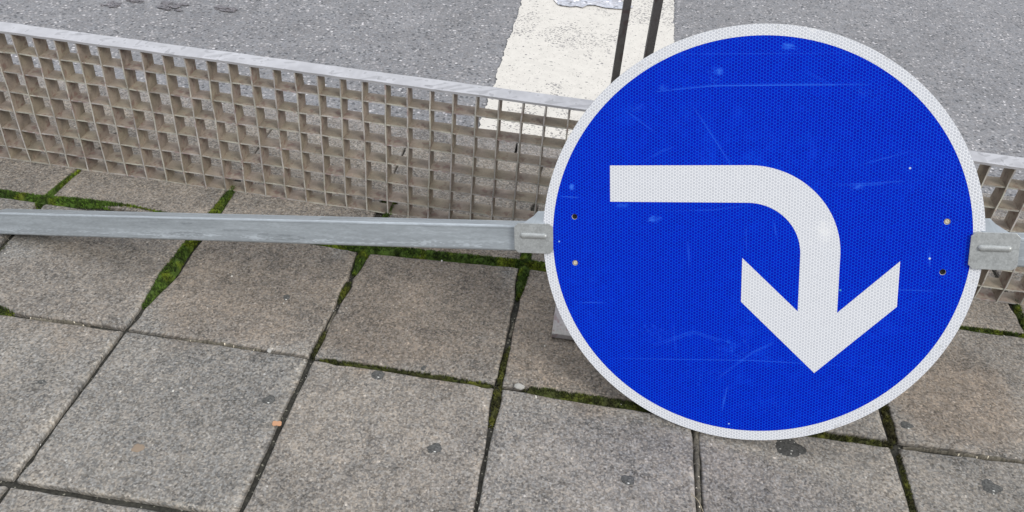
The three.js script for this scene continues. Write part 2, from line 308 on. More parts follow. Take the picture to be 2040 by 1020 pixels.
  g.setAttribute('position', new THREE.Float32BufferAttribute(pos, 3)); g.setAttribute('uv', new THREE.Float32BufferAttribute(uv, 2)); g.setAttribute('color', new THREE.Float32BufferAttribute(col, 3)); g.setIndex(idx); g.computeVertexNormals(); return g;
}
const I0 = -4, I1 = 9, J0 = -2, J1 = 5;
{
  const pav = group('pavement'); setting(pav, 'square grey concrete paving slabs of the footway', 'pavement');
  for (let j = J0; j <= J1; j++) for (let i = I0; i <= I1; i++) mesh('paving_slab', slabGeometry(i, j), M.slab, pav);
  const bed = new THREE.PlaneGeometry((I1 - I0 + 1) * S, (J1 + 1) * S - KERB0 - 0.004, 1, 1); bed.rotateX(-Math.PI / 2);
  bed.translate((I0 + I1 + 1) / 2 * S, -0.0070, ((J1 + 1) * S + KERB0 + 0.004) / 2); uvXZ(bed, 4);
  const b = mesh('joint_dirt', bed, M.dirt, pav); b.userData.label = 'dark dirt in the joints between the slabs';
  const far = new THREE.Shape([[-30, KERB0 + 0.002], [30, KERB0 + 0.002], [30, 8], [-30, 8]].map(p => new THREE.Vector2(...p)));
  far.holes.push(new THREE.Path([[I0 * S - 0.004, KERB0 + 0.003], [I0 * S - 0.004, (J1 + 1) * S + 0.004], [(I1 + 1) * S + 0.004, (J1 + 1) * S + 0.004], [(I1 + 1) * S + 0.004, KERB0 + 0.003]].map(p => new THREE.Vector2(...p))));
  const fg = flatShape(far, -0.002); uvXZ(fg, 1);
  setting(mesh('footway', fg, M.plainConcrete), 'plain concrete footway continuing around the paving slabs', 'footway');
}

// ------------------------------------------------------------------ what fills the joints: moss, sand, grime
// a ridge along a pixel path: [u, v, width m, top m]
function resample(path, stepLen) {
  const P = path.map(([u, v, w, h]) => { const p = gnd(u, v); return [p.x, p.z, w, h]; }), out = [];
  for (let k = 0; k < P.length - 1; k++) { const L = Math.hypot(P[k + 1][0] - P[k][0], P[k + 1][1] - P[k][1]), n = Math.max(1, Math.round(L / stepLen)); for (let q = 0; q < n; q++) out.push(P[k].map((v, i) => lerp(v, P[k + 1][i], q / n))); }
  out.push(P[P.length - 1]); return out;
}
function ridge(path, colour, seed) {
  const C = resample(path, 0.003), NW = 9, pos = [], col = [], uv = [], idx = [];
  C.forEach(([x, z, w, h], k) => {
    const a = C[Math.max(0, k - 1)], b = C[Math.min(C.length - 1, k + 1)], L = Math.hypot(b[0] - a[0], b[1] - a[1]) || 1, nx = -(b[1] - a[1]) / L, nz = (b[0] - a[0]) / L;
    for (let q = 0; q < NW; q++) {
      const s = q / (NW - 1) * 2 - 1, ww = w / 2 * (1.06 + 0.5 * (vn(k * 0.3, s > 0 ? 3 : 8, seed) - 0.5)), X = x + nx * s * ww, Z = z + nz * s * ww;
      const prof = Math.sqrt(Math.max(0, 1 - s * s * 0.96)), bump = 0.55 + 0.5 * vn(X * 260, Z * 260, seed + 1) + 0.75 * (vn(X * 110, Z * 110, seed + 2) - 0.45);
      pos.push(X, -0.008 + (h + 0.008) * prof * bump, Z); uv.push(X * 4, Z * 4); const c = colour(X, Z, s); col.push(c[0], c[1], c[2]);
    }
  });
  for (let k = 0; k < C.length - 1; k++) for (let q = 0; q < NW - 1; q++) { const a = k * NW + q; idx.push(a, a + 1, a + NW, a + 1, a + NW + 1, a + NW); }
  const g = new THREE.BufferGeometry(); g.setAttribute('position', new THREE.Float32BufferAttribute(pos, 3)); g.setAttribute('uv', new THREE.Float32BufferAttribute(uv, 2)); g.setAttribute('color', new THREE.Float32BufferAttribute(col, 3)); g.setIndex(idx);
  g.computeVertexNormals(); if (g.attributes.normal.getY(Math.floor(NW / 2)) < 0) { for (let i = 0; i < idx.length; i += 3) { const t = idx[i]; idx[i] = idx[i + 1]; idx[i + 1] = t; } g.setIndex(idx); g.computeVertexNormals(); }
  return g;
}
const green = (k) => (x, z) => {                      // k: 1 fresh green, 0 olive brown
  const n = fbm(x * 70, z * 70, 801), m = vn(x * 55, z * 55, 811) * 0.7 + vn(x * 140, z * 140, 812) * 0.3, y = step(0.45, 0.8, m);
  const f = 0.30 + 1.35 * n;
  const a = [0.060 + 0.070 * y, 0.115 + 0.05 * y, 0.013], b = [0.052 + 0.03 * y, 0.046 + 0.026 * y, 0.016];
  return a.map((v, i) => f * lerp(b[i], v, clamp(k + 0.5 * (m - 0.5), 0, 1)));
};
const mossPaths = [   // [freshness, path]
  [1.0, [[-60, 376, .014, .002], [0, 383, .016, .003], [60, 394, .018, .005], [95, 400, .026, .006], [150, 402, .020, .006], [210, 407, .015, .004], [268, 413, .008, .002]]],
  [0.9, [[158, 342, .007, .002], [130, 362, .011, .003], [98, 392, .016, .005], [80, 408, .02, .005]]],
  [0.85, [[468, 372, .012, .002], [455, 390, .016, .004], [430, 420, .019, .004], [400, 456, .02, .004], [375, 487, .021, .004], [352, 518, .021, .004], [332, 546, .027, .004], [315, 572, .019, .003], [300, 592, .014, .001], [288, 608, .008, -.001]]],
  [0.9, [[268, 413, .006, .001], [420, 446, .012, .002], [600, 476, .012, .003], [735, 494, .018, .004], [800, 501, .019, .006], [880, 511, .020, .007], [960, 519, .020, .007], [1040, 526, .021, .007], [1090, 532, .018, .006], [1200, 545, .014, .003]]],
  [0.8, [[790, 400, .012, .001], [762, 444, .016, .003], [735, 492, .022, .005], [722, 512, .02, .004], [712, 534, .013, .002], [706, 545, .008, -.001]]],
  [0.35, [[694, 562, .008, -.002], [684, 582, .013, .0], [676, 598, .006, -.003]]],
  [0.15, [[648, 660, .006, -.003], [636, 686, .010, -.002], [622, 710, .006, -.002]]],
  [0.9, [[1062, 432, .012, .001], [1055, 470, .014, .003], [1046, 526, .02, .006], [1044, 548, .018, .005], [1038, 572, .015, .003], [1034, 592, .010, .0]]],
  [0.2, [[1012, 694, .008, -.002], [1006, 716, .010, -.001], [1000, 744, .008, -.001], [994, 766, .008, -.001]]],
  [0.12, [[993, 774, .014, -.001], [990, 800, .014, -.001], [984, 826, .009, -.002], [978, 846, .005, -.004]]],
  [0.28, [[640, 715, .004, -.002], [680, 721, .006, -.001], [760, 732, .006, .0], [800, 738, .004, -.001], [880, 750, .006, .0], [980, 767, .004, -.001]]],
  [0.35, [[1050, 776, .012, -.001], [1078, 780, .018, .003], [1120, 786, .016, .002], [1170, 793, .018, .002], [1210, 798, .016, .001], [1260, 806, .012, -.001], [1330, 816, .01, -.001]]],
  [0.2, [[1600, 860, .008, -.001], [1650, 867, .009, .0], [1720, 877, .009, .0], [1780, 885, .008, .0]]],
  [0.05, [[1762, 800, .012, -.001], [1772, 840, .013, -.001], [1784, 880, .010, -.001]]],
  [0.15, [[1792, 905, .006, -.003], [1808, 960, .007, -.003], [1822, 1020, .008, -.002], [1830, 1050, .008, -.002]]],
  [0.6, [[1880, 648, .008, .0], [1940, 656, .009, .001], [2000, 664, .010, .002], [2060, 672, .011, .002]]],
  [0.6, [[2024, 600, .010, .001], [2036, 634, .013, .002], [2046, 664, .012, .002]]],
  [0.6, [[-14, 612, .012, .003], [6, 618, .013, .004], [24, 624, .006, .0]]],
  [0.6, [[786, 352, .016, .002], [796, 356, .018, .003], [806, 360, .01, .001]]], [0.7, [[764, 402, .012, .002], [774, 402, .014, .003], [782, 405, .008, .001]]],
  [0.35, [[20, 482, .006, -.002], [4, 498, .008, -.001], [-14, 516, .008, -.001]]],
];
{
  const moss = group('joint_moss'); setting(moss, 'green moss cushions filling the joints between paving slabs', 'moss', 'stuff');
  mesh('moss_cushion', mergeGeometries(mossPaths.map(([k, p], i) => ridge(p, green(k), 820 + i * 5))), M.mossBase, moss);
  // upright leafy shoots on the cushions
  const tri = []; for (let k = 0; k < 5; k++) { const a = k / 5 * Math.PI * 2, c = Math.cos(a), s = Math.sin(a), w = 0.00042, o = 0.0010; tri.push(-s * w, 0, c * w, s * w, 0, -c * w, c * o, 0.0021 + 0.0006 * (k % 2), s * o); }
  const tg = new THREE.BufferGeometry(); tg.setAttribute('position', new THREE.Float32BufferAttribute(tri, 3)); tg.computeVertexNormals();
  const list = []; const r = rng(99);
  mossPaths.forEach(([k, p]) => { const C = resample(p, 0.003), gc = green(k); for (const [x, z, w, h] of C) { const n = Math.round(w * 1700 * (0.35 + 0.65 * k)); for (let q = 0; q < n; q++) { const s = (r() * 2 - 1) * 0.95, t = r() * 2 * Math.PI, d = w / 2 * Math.sqrt(r()) * 1.2; const X = x + Math.cos(t) * d, Z = z + Math.sin(t) * d; list.push([X, -0.008 + (h + 0.008) * Math.sqrt(Math.max(0, 1 - 0.9 * (d / (w / 2)) ** 2)) * 0.92, Z, gc(X, Z), r()]); } } });
  const im = new THREE.InstancedMesh(tg, M.moss, list.length), m4 = new THREE.Matrix4(), qn = new THREE.Quaternion(), e = new THREE.Euler(), cc = new THREE.Color();
  list.forEach(([x, y, z, c, k], i) => { e.set((r() - 0.5) * 0.9, r() * 6.3, (r() - 0.5) * 0.9); qn.setFromEuler(e); const s = 1.1 + 1.5 * r(); m4.compose(new THREE.Vector3(x, y, z), qn, new THREE.Vector3(s, s, s)); im.setMatrixAt(i, m4); const f = 0.5 + 2.0 * k * k; im.setColorAt(i, cc.setRGB(c[0] * f, c[1] * f, c[2] * f)); });
  im.name = 'moss_shoot'; im.userData.kind = 'stuff'; moss.add(im); shadow(moss);
  // sandy and grimy filling
  const sand = [
    [[60, 632, .005, .001], [100, 637, .006, .0025], [140, 642, .006, .0025], [180, 648, .004, .001]],
    [[352, 672, .004, .0], [390, 678, .006, .002], [460, 688, .006, .002], [520, 697, .005, .001]],
    [[1388, 850, .009, -.001], [1390, 900, .008, -.001], [1392, 960, .007, -.001], [1395, 1040, .007, -.001]],
    [[1800, 888, .003, .001], [1880, 897, .004, .001], [2010, 914, .004, .001], [2060, 921, .004, .0]],
    [[668, 618, .005, .0], [656, 644, .006, -.001], [648, 662, .004, -.002]],
    [[1024, 640, .004, -.002], [1016, 668, .005, -.002]],
  ];
  const sg = mesh('joint_sand', mergeGeometries(sand.map((p, i) => ridge(p, () => [1, 1, 1], 900 + i * 5))), M.sand);
  setting(sg, 'pale sand packed into thin joints between paving slabs', 'sand', 'stuff');
}

// ------------------------------------------------------------------ gratings standing on edge
const GZ = x => (-0.384 + 0.0163 * (x / S)) * S, GH = 0.2842, GT = 0.036, PITCH = 0.04110;
function wobble(g, amp, seed) { const p = g.attributes.position; for (let k = 0; k < p.count; k++) { const x = p.getX(k), y = p.getY(k), z = p.getZ(k); p.setXYZ(k, x + amp * (vn(y * 30 + seed, z * 20 + seed, 1001) - 0.5), y + amp * (vn(x * 30 + seed, z * 20 + 9, 1002) - 0.5), z + amp * (vn(x * 26 + seed, y * 26 + 3, 1003) - 0.5)); } return g; }
function boxUV(g, k, o) { const p = g.attributes.position, n = g.attributes.normal, uv = g.attributes.uv; for (let i = 0; i < p.count; i++) { const a = Math.abs(n.getX(i)), b = Math.abs(n.getY(i)); if (a > 0.5) uv.setXY(i, p.getZ(i) * k + o, p.getY(i) * k + o * 0.7); else if (b > 0.5) uv.setXY(i, p.getX(i) * k + o, p.getZ(i) * k); else uv.setXY(i, p.getX(i) * k + o, p.getY(i) * k); } return g; }
function taper(g, axis, amt) { const p = g.attributes.position; for (let k = 0; k < p.count; k++) { const f = 1 + amt * Math.sin((p.getZ(k) / GT) * Math.PI); if (axis === 'x') p.setX(k, p.getX(k) * f); else p.setY(k, p.getY(k) * f); } return g; }
// front and back edges rubbed down to paler metal, sides under old grime
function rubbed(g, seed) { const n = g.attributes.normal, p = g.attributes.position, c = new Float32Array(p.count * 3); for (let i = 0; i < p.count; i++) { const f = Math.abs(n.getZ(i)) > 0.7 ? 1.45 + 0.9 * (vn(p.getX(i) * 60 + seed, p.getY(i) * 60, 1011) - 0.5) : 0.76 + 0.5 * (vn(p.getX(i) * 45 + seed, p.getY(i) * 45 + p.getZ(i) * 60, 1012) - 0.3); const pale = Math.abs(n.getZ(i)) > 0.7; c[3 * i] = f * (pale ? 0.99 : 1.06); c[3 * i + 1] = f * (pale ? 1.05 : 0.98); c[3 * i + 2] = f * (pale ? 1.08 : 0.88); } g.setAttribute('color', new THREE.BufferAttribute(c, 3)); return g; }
function grating(x0, n, label) {
  const g = group('steel_grating'); tag(g, label, 'grating');
  const ang = -Math.atan(0.0163), L = n * PITCH;
  g.position.set(x0, 0, GZ(x0)); g.rotation.y = ang;   // local x along the panel, front face at z = 0
  const rows = [0.0014]; for (let k = 6; k >= 1; k--) rows.push(GH - 0.0017 - 0.0418 * k);
  for (let k = 0; k <= n; k++) {
    let b = new THREE.BoxGeometry(k === n || k === 0 ? 0.0036 : 0.0023, GH - 0.004, GT - 0.001, 1, 14, 3); boxUV(b, 3.3, k * 0.173 + x0); taper(b, 'x', 0.1);
    b.translate(0, (GH - 0.004) / 2, -GT / 2); wobble(b, 0.0024, k * 3.7 + x0 * 10); rubbed(b, k * 2.3); b.computeVertexNormals();
    const m = mesh('upright_bar', b, M.grating, g); m.position.x = k * PITCH;
  }
  rows.forEach((y, k) => { const b = new THREE.BoxGeometry(L - 0.004, 0.0023, GT - 0.004, n * 2, 1, 3); boxUV(b, 3.3, k * 0.31); taper(b, 'y', 0.2); b.translate(L / 2, y, -GT / 2 - 0.0002); wobble(b, k ? 0.0018 : 0.0012, k * 5.1 + 40 + x0); rubbed(b, k * 5.3 + 60); b.computeVertexNormals(); mesh('cross_bar', b, M.grating, g); });
  // fillets in the corners under the edge bar and nubs at the foot of every upright
  const eb = new THREE.BoxGeometry(L + 0.006, 0.0042, GT + 0.002, n * 2, 1, 2); { const p = eb.attributes.position, uv = eb.attributes.uv; for (let i = 0; i < p.count; i++) uv.setXY(i, p.getX(i) * 0.9 + (p.getY(i)) * 3, p.getZ(i) * 12 + 0.5); }
  eb.translate(L / 2, GH - 0.0022, -GT / 2); wobble(eb, 0.0012, 77 + x0); eb.computeVertexNormals();
  mesh('edge_bar', eb, M.edge, g);
  return shadow(g);
}
const NL = 34, XR = 1.0035;
grating(XR - NL * PITCH, NL, 'long taupe metal grating on edge, its end beside the dark posts');
grating(1.6775 - 13 * PITCH, 26, 'metal grating on edge behind the sign, its top edge bar clean and pale');

// ------------------------------------------------------------------ two dark posts between the gratings
for (const [x, w, label] of [[1.0330, 0.0122, 'dark grey flat steel post beside the end of the long grating'], [1.0815, 0.0130, 'dark grey flat steel post further from the long grating']]) {
  const g = group('steel_post'); g.position.set(x, 0, GZ(x) - 0.02); tag(g, label, 'post');
  const b = new THREE.BoxGeometry(w, 1.05, 0.034, 1, 24, 1); boxUV(b, 2, x); b.translate(0, 0.525 + 0.005, 0); wobble(b, 0.0006, x * 50); b.computeVertexNormals();
  mesh('upright', b, M.post, g);
  const f = new THREE.BoxGeometry(0.036, 0.005, 0.07); boxUV(f, 2, x); f.translate(0, 0.0028, 0); mesh('foot_plate', f, M.post, g);
  shadow(g);
}

// ------------------------------------------------------------------ the road sign lying on its side
const th = -0.1664958, ph = 0.3879335, ROT = 12.35 * Math.PI / 180;
const nrm = new THREE.Vector3(Math.sin(th) * Math.cos(ph), Math.sin(ph), Math.cos(th) * Math.cos(ph));
const ux = new THREE.Vector3(0, 1, 0).cross(nrm).normalize(), uy = nrm.clone().cross(ux);
const lx = ux.clone().multiplyScalar(Math.cos(ROT)).addScaledVector(uy, Math.sin(ROT)), ly = ux.clone().multiplyScalar(-Math.sin(ROT)).addScaledVector(uy, Math.cos(ROT));
const sign = group('road_sign');
sign.setRotationFromMatrix(new THREE.Matrix4().makeBasis(lx, ly, nrm));
const SC = new THREE.Vector3(1.24523, 0.27988, 0.23171); sign.position.copy(SC);
tag(sign, 'round blue road sign with white turning arrow, lying on its side on a zinc tube', 'road sign');
function onSign(u, v) { const d = ray(u, v), c = camera.position, t = SC.clone().sub(c).dot(nrm) / d.dot(nrm), h = c.clone().addScaledVector(d, t).sub(SC); return [h.dot(lx), h.dot(ly)]; }

const RO = 0.3000, RB = 0.2848, HOLES = [[-0.2515, 0.0348], [-0.2515, -0.0352], [0.2515, 0.0350], [0.2512, -0.0345]], HR = 0.0042;
const ringPath = (x, y, r, n = 28) => new THREE.Path(Array.from({ length: n }, (_, k) => new THREE.Vector2(x + r * Math.cos(-k / n * 2 * Math.PI), y + r * Math.sin(-k / n * 2 * Math.PI))));
const circle = (r, n) => new THREE.Shape(Array.from({ length: n }, (_, k) => new THREE.Vector2(r * Math.cos(k / n * 2 * Math.PI), r * Math.sin(k / n * 2 * Math.PI))));
function arrowPts() {
  const P = [], cx = -0.006, cy = -0.0152, ro = 0.1258, ri = 0.0732, ax = 0.0935;
  P.push([-0.1987, 0.1104], [-0.1987, 0.0577]);
  for (let k = 0; k <= 28; k++) { const a = Math.PI / 2 * (1 - k / 28); P.push([cx + ri * Math.cos(a), cy + ri * Math.sin(a)]); }
  P.push([ax - 0.0263, -0.0975], [ax - 0.1045, -0.0215], [ax - 0.1045, -0.0862], [ax, -0.1886], [ax + 0.1035, -0.0855], [ax + 0.1035, -0.0208], [ax + 0.0263, -0.0975]);
  for (let k = 0; k <= 40; k++) { const a = Math.PI / 2 * k / 40; P.push([cx + ro * Math.cos(a), cy + ro * Math.sin(a)]); }
  return P.map(p => new THREE.Vector2(...p));
}
// film textures, 0.62 m a side: honeycomb print, scuffs, and reflected brightness painted in as paler patches
function filmCanvas(draw) { const c = document.createElement('canvas'); c.width = c.height = 2048; draw(c.getContext('2d'), 2048 / 0.62); const t = new THREE.CanvasTexture(c); t.colorSpace = THREE.SRGBColorSpace; t.wrapS = t.wrapT = THREE.ClampToEdgeWrapping; t.magFilter = THREE.LinearFilter; return t; }
const HEXP = 0.0044;
function cells(fn) { const dx = HEXP * Math.sqrt(3) / 2; for (let a = -84; a <= 84; a++) for (let b = -74; b <= 74; b++) { const x = a * dx, y = (b + (a & 1) * 0.5) * HEXP; if (x * x + y * y < 0.0961) fn(x, y, a, b); } }
const scuffs = [ // pixel polylines, width px, alpha, blur spread
  [[[1290, 183], [1420, 170], [1600, 168], [1745, 168]], 5, 0.45], [[[1260, 108], [1700, 106]], 1.5, 0.35], [[[1375, 200], [1430, 285], [1490, 380]], 4, 0.28], [[[1240, 215], [1320, 275]], 3, 0.25],
  [[[1150, 602], [1210, 603]], 3, 0.4], [[[1115, 392], [1155, 394]], 4, 0.5], [[[1640, 370], [1740, 366], [1810, 362]], 6, 0.35], [[[1185, 713], [1500, 718], [1810, 735]], 1.6, 0.5],
  [[[1300, 420], [1420, 418], [1500, 408]], 3, 0.28], [[[1370, 470], [1374, 540]], 4, 0.35], [[[1280, 325], [1320, 300], [1345, 292]], 4, 0.28], [[[1436, 760], [1452, 830]], 4, 0.0], [[[1448, 768], [1436, 826]], 5, 0.55],
  [[[1730, 575], [1870, 580]], 2.5, 0.4], [[[1850, 490], [1852, 540]], 4, 0.4], [[[1700, 330], [1760, 315], [1815, 300]], 4, 0.22], [[[1560, 90], [1590, 96]], 9, 0.4], [[[1540, 430], [1548, 480]], 4, 0.3], [[[1485, 420], [1487, 520]], 3, 0.2],
  [[[1420, 760], [1500, 700], [1545, 680]], 7, 0.25], [[[1290, 690], [1380, 660], [1470, 690]], 10, 0.16], [[[1700, 815], [1760, 800]], 5, 0.3], [[[1340, 640], [1350, 720]], 4, 0.18], [[[1290, 440], [1310, 432]], 9, 0.4], [[[1600, 140], [1660, 170]], 4, 0.15],
];
const smearsAndSheen = [[1425, 155, 18, 26, 0.45], [1435, 142, 9, 8, 0.4], [1570, 92, 14, 8, 0.4], [1305, 436, 16, 8, 0.5], [1708, 372, 18, 8, 0.4], [1140, 372, 5, 8, 0.55], [1320, 175, 12, 8, 0.2], [1270, 215, 18, 10, 0.2], [1350, 240, 30, 22, 0.14], [1480, 700, 66, 24, 0.4], [1330, 670, 70, 26, 0.3], [1450, 690, 46, 18, 0.35], [1300, 660, 60, 20, 0.28], [1400, 740, 80, 30, 0.25], [1500, 800, 120, 36, 0.22], [1700, 770, 90, 30, 0.18], [1800, 330, 50, 60, 0.2], [1560, 250, 90, 50, 0.12], [1240, 410, 14, 6, 0.3], [1620, 60, 8, 5, 0.3], [1360, 340, 34, 8, 0.16], [1720, 185, 20, 10, 0.2]];  // smears; those low and to the right also paint in reflected brightness
function drawScuffsAndSheen(x, k, colour, gain) {
  const rr = rng(555), map = (u, v) => { const [a, b] = onSign(u, v); return [(a + 0.31) * k, (0.31 - b) * k]; };
  x.lineCap = 'round';
  for (const [pl, w, al] of scuffs) {
    const Q = pl.map(p => map(...p));
    for (let s = 0; s < 9; s++) {                     // bundles of fine hairs rather than one clean stroke
      x.strokeStyle = `rgba(${colour},${(al * gain * (0.2 + 0.5 * rr())).toFixed(3)})`; x.lineWidth = (0.5 + 0.5 * rr()) * w * 0.75; x.beginPath();
      const ox = (rr() - 0.5) * w * 2.2, oy = (rr() - 0.5) * w * 2.2, t0 = rr() * 0.4, t1 = 1 - rr() * 0.4;
      const at = t => { const f = t * (Q.length - 1), i = Math.min(Q.length - 2, Math.floor(f)); return [lerp(Q[i][0], Q[i + 1][0], f - i), lerp(Q[i][1], Q[i + 1][1], f - i)]; };
      for (let q = 0; q <= 14; q++) { const p = at(lerp(t0, t1, q / 14)); q ? x.lineTo(p[0] + ox, p[1] + oy) : x.moveTo(p[0] + ox, p[1] + oy); } x.stroke();
    }
  }
  for (const [u, v, a, b, al] of smearsAndSheen) for (let s = 0; s < 60; s++) { const [px, py] = map(u + (rr() + rr() - 1) * a, v + (rr() + rr() - 1) * b); x.fillStyle = `rgba(${colour},${(al * gain * 0.42 * rr()).toFixed(3)})`; x.beginPath(); x.ellipse(px, py, 2 + 12 * rr(), 1.5 + 5 * rr(), rr() * 3, 0, 7); x.fill(); }
  for (let s = 0; s < 130; s++) { const a = rr() * 6.283, r = Math.sqrt(rr()) * 0.28 * k, px = 0.31 * k + Math.cos(a) * r, py = 0.31 * k + Math.sin(a) * r, an = rr() * 6.28, L = 8 + 60 * rr() * rr(); x.strokeStyle = `rgba(${colour},${(0.13 * gain * rr()).toFixed(3)})`; x.lineWidth = 1 + 2 * rr(); x.beginPath(); x.moveTo(px, py); x.lineTo(px + Math.cos(an) * L, py + Math.sin(an) * L); x.stroke(); }
}
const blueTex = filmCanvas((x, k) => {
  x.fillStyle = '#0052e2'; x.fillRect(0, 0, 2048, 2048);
  cells((a, b, i, j) => { const h = hash(i + 200, j + 200, 41); x.fillStyle = `rgb(0,${18 + Math.round(8 * h)},${172 + Math.round(16 * h)})`; x.beginPath(); x.arc((a + 0.31) * k, (0.31 - b) * k, HEXP * 0.435 * k, 0, 7); x.fill(); });
  const ff = rng(808); for (let s = 0; s < 900; s++) { const a = ff() * 6.283, r = Math.sqrt(ff()) * 0.285, px = Math.cos(a) * r, py = Math.sin(a) * r, d = fbm(px * 9 + 30, py * 9 + 30, 1500); if (d < 0.47) continue; x.fillStyle = `rgba(10,92,240,${(0.34 * (d - 0.47)).toFixed(3)})`; x.beginPath(); x.ellipse((px + 0.31) * k, (0.31 - py) * k, 10 + 60 * ff(), 6 + 22 * ff(), ff() * 3, 0, 7); x.fill(); }  // lighter blue patches painted in for the uneven reflection on the film
  drawScuffsAndSheen(x, k, '60,122,242', 1.1);
  const dot = (u, v, r, c) => { const [a, b] = onSign(u, v); x.fillStyle = c; x.beginPath(); x.arc((a + 0.31) * k, (0.31 - b) * k, r, 0, 7); x.fill(); };
  dot(1813, 335, 5, '#bcd4ee'); dot(1852, 515, 5, '#c8dcf0'); dot(1114, 481, 4, '#8fb4ee'); dot(1674, 578, 5, '#4aa0c8'); dot(1452, 844, 4, '#9dbcf0');
});
const whiteTex = filmCanvas((x, k) => {
  x.fillStyle = '#f8f9fc'; x.fillRect(0, 0, 2048, 2048);
  cells((a, b, i, j) => { const h = hash(i + 300, j + 300, 43), g = 212 + Math.round(12 * h); x.fillStyle = '#c4c8d0'; x.beginPath(); x.arc((a + 0.31) * k, (0.31 - b) * k, HEXP * 0.37 * k, 0, 7); x.fill(); x.fillStyle = `rgb(${g},${g + 2},${g + 8})`; x.beginPath(); x.arc((a + 0.31) * k, (0.31 - b) * k, HEXP * 0.29 * k, 0, 7); x.fill(); });
  drawScuffsAndSheen(x, k, '250,250,250', 0.9);
  const rr = rng(77), [cx, cy] = onSign(1640, 462);
  for (let s = 0; s < 120; s++) { x.fillStyle = `rgba(252,252,252,${0.13 * rr()})`; x.beginPath(); x.ellipse((cx + (rr() + rr() - 1) * 0.017 + 0.31) * k, (0.31 - cy + (rr() + rr() - 1) * 0.016) * k, 5 + 14 * rr(), 4 + 9 * rr(), rr() * 3, 0, 7); x.fill(); }
  for (let s = 0; s < 260; s++) { const a = rr() * 6.283, r = (0.286 + 0.014 * rr()); x.fillStyle = `rgba(150,146,136,${0.16 * rr()})`; x.beginPath(); x.arc((r * Math.cos(a) + 0.31) * k, (0.31 + r * Math.sin(a)) * k, 2 + 6 * rr(), 0, 7); x.fill(); }
});
const LIFT = onSign(1892, 372);
const hexBump = dataTex(1024, 1024, (i, j, o) => {    // honeycomb relief of the film, 0.62 m a side
  const x = (i / 1024) * 0.62 - 0.31, y = (j / 1024) * 0.62 - 0.31, dx = HEXP * Math.sqrt(3) / 2; let best = 9;
  const a0 = Math.round(x / dx); for (let a = a0 - 1; a <= a0 + 1; a++) { const b = Math.round(y / HEXP - (a & 1) * 0.5), d = Math.hypot(x - a * dx, y - (b + (a & 1) * 0.5) * HEXP); if (d < best) best = d; }
  const lift = Math.max(0, 1 - Math.hypot((x - LIFT[0]) / 0.055, (y - LIFT[1]) / 0.085)), cell = step(0.55, 0.30, best / HEXP);
  o[0] = 0.2 + 0.10 * cell + 0.05 * vn(x * 30 + 20, y * 30 + 20, 1200) + 0.55 * lift * cell;
}, false);
hexBump.wrapS = hexBump.wrapT = THREE.ClampToEdgeWrapping;
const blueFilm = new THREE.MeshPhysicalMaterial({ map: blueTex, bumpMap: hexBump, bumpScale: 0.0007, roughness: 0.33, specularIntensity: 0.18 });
const whiteFilm = new THREE.MeshPhysicalMaterial({ map: whiteTex, color: new THREE.Color(0.91, 0.92, 0.93), bumpMap: hexBump, bumpScale: 0.0007, roughness: 0.38, specularIntensity: 0.7 });
function film(shape, z) { const g = new THREE.ShapeGeometry(shape, 48); g.translate(0, 0, z); const p = g.attributes.position, uv = g.attributes.uv; for (let i = 0; i < p.count; i++) uv.setXY(i, (p.getX(i) + 0.31) / 0.62, (p.getY(i) + 0.31) / 0.62); return g; }
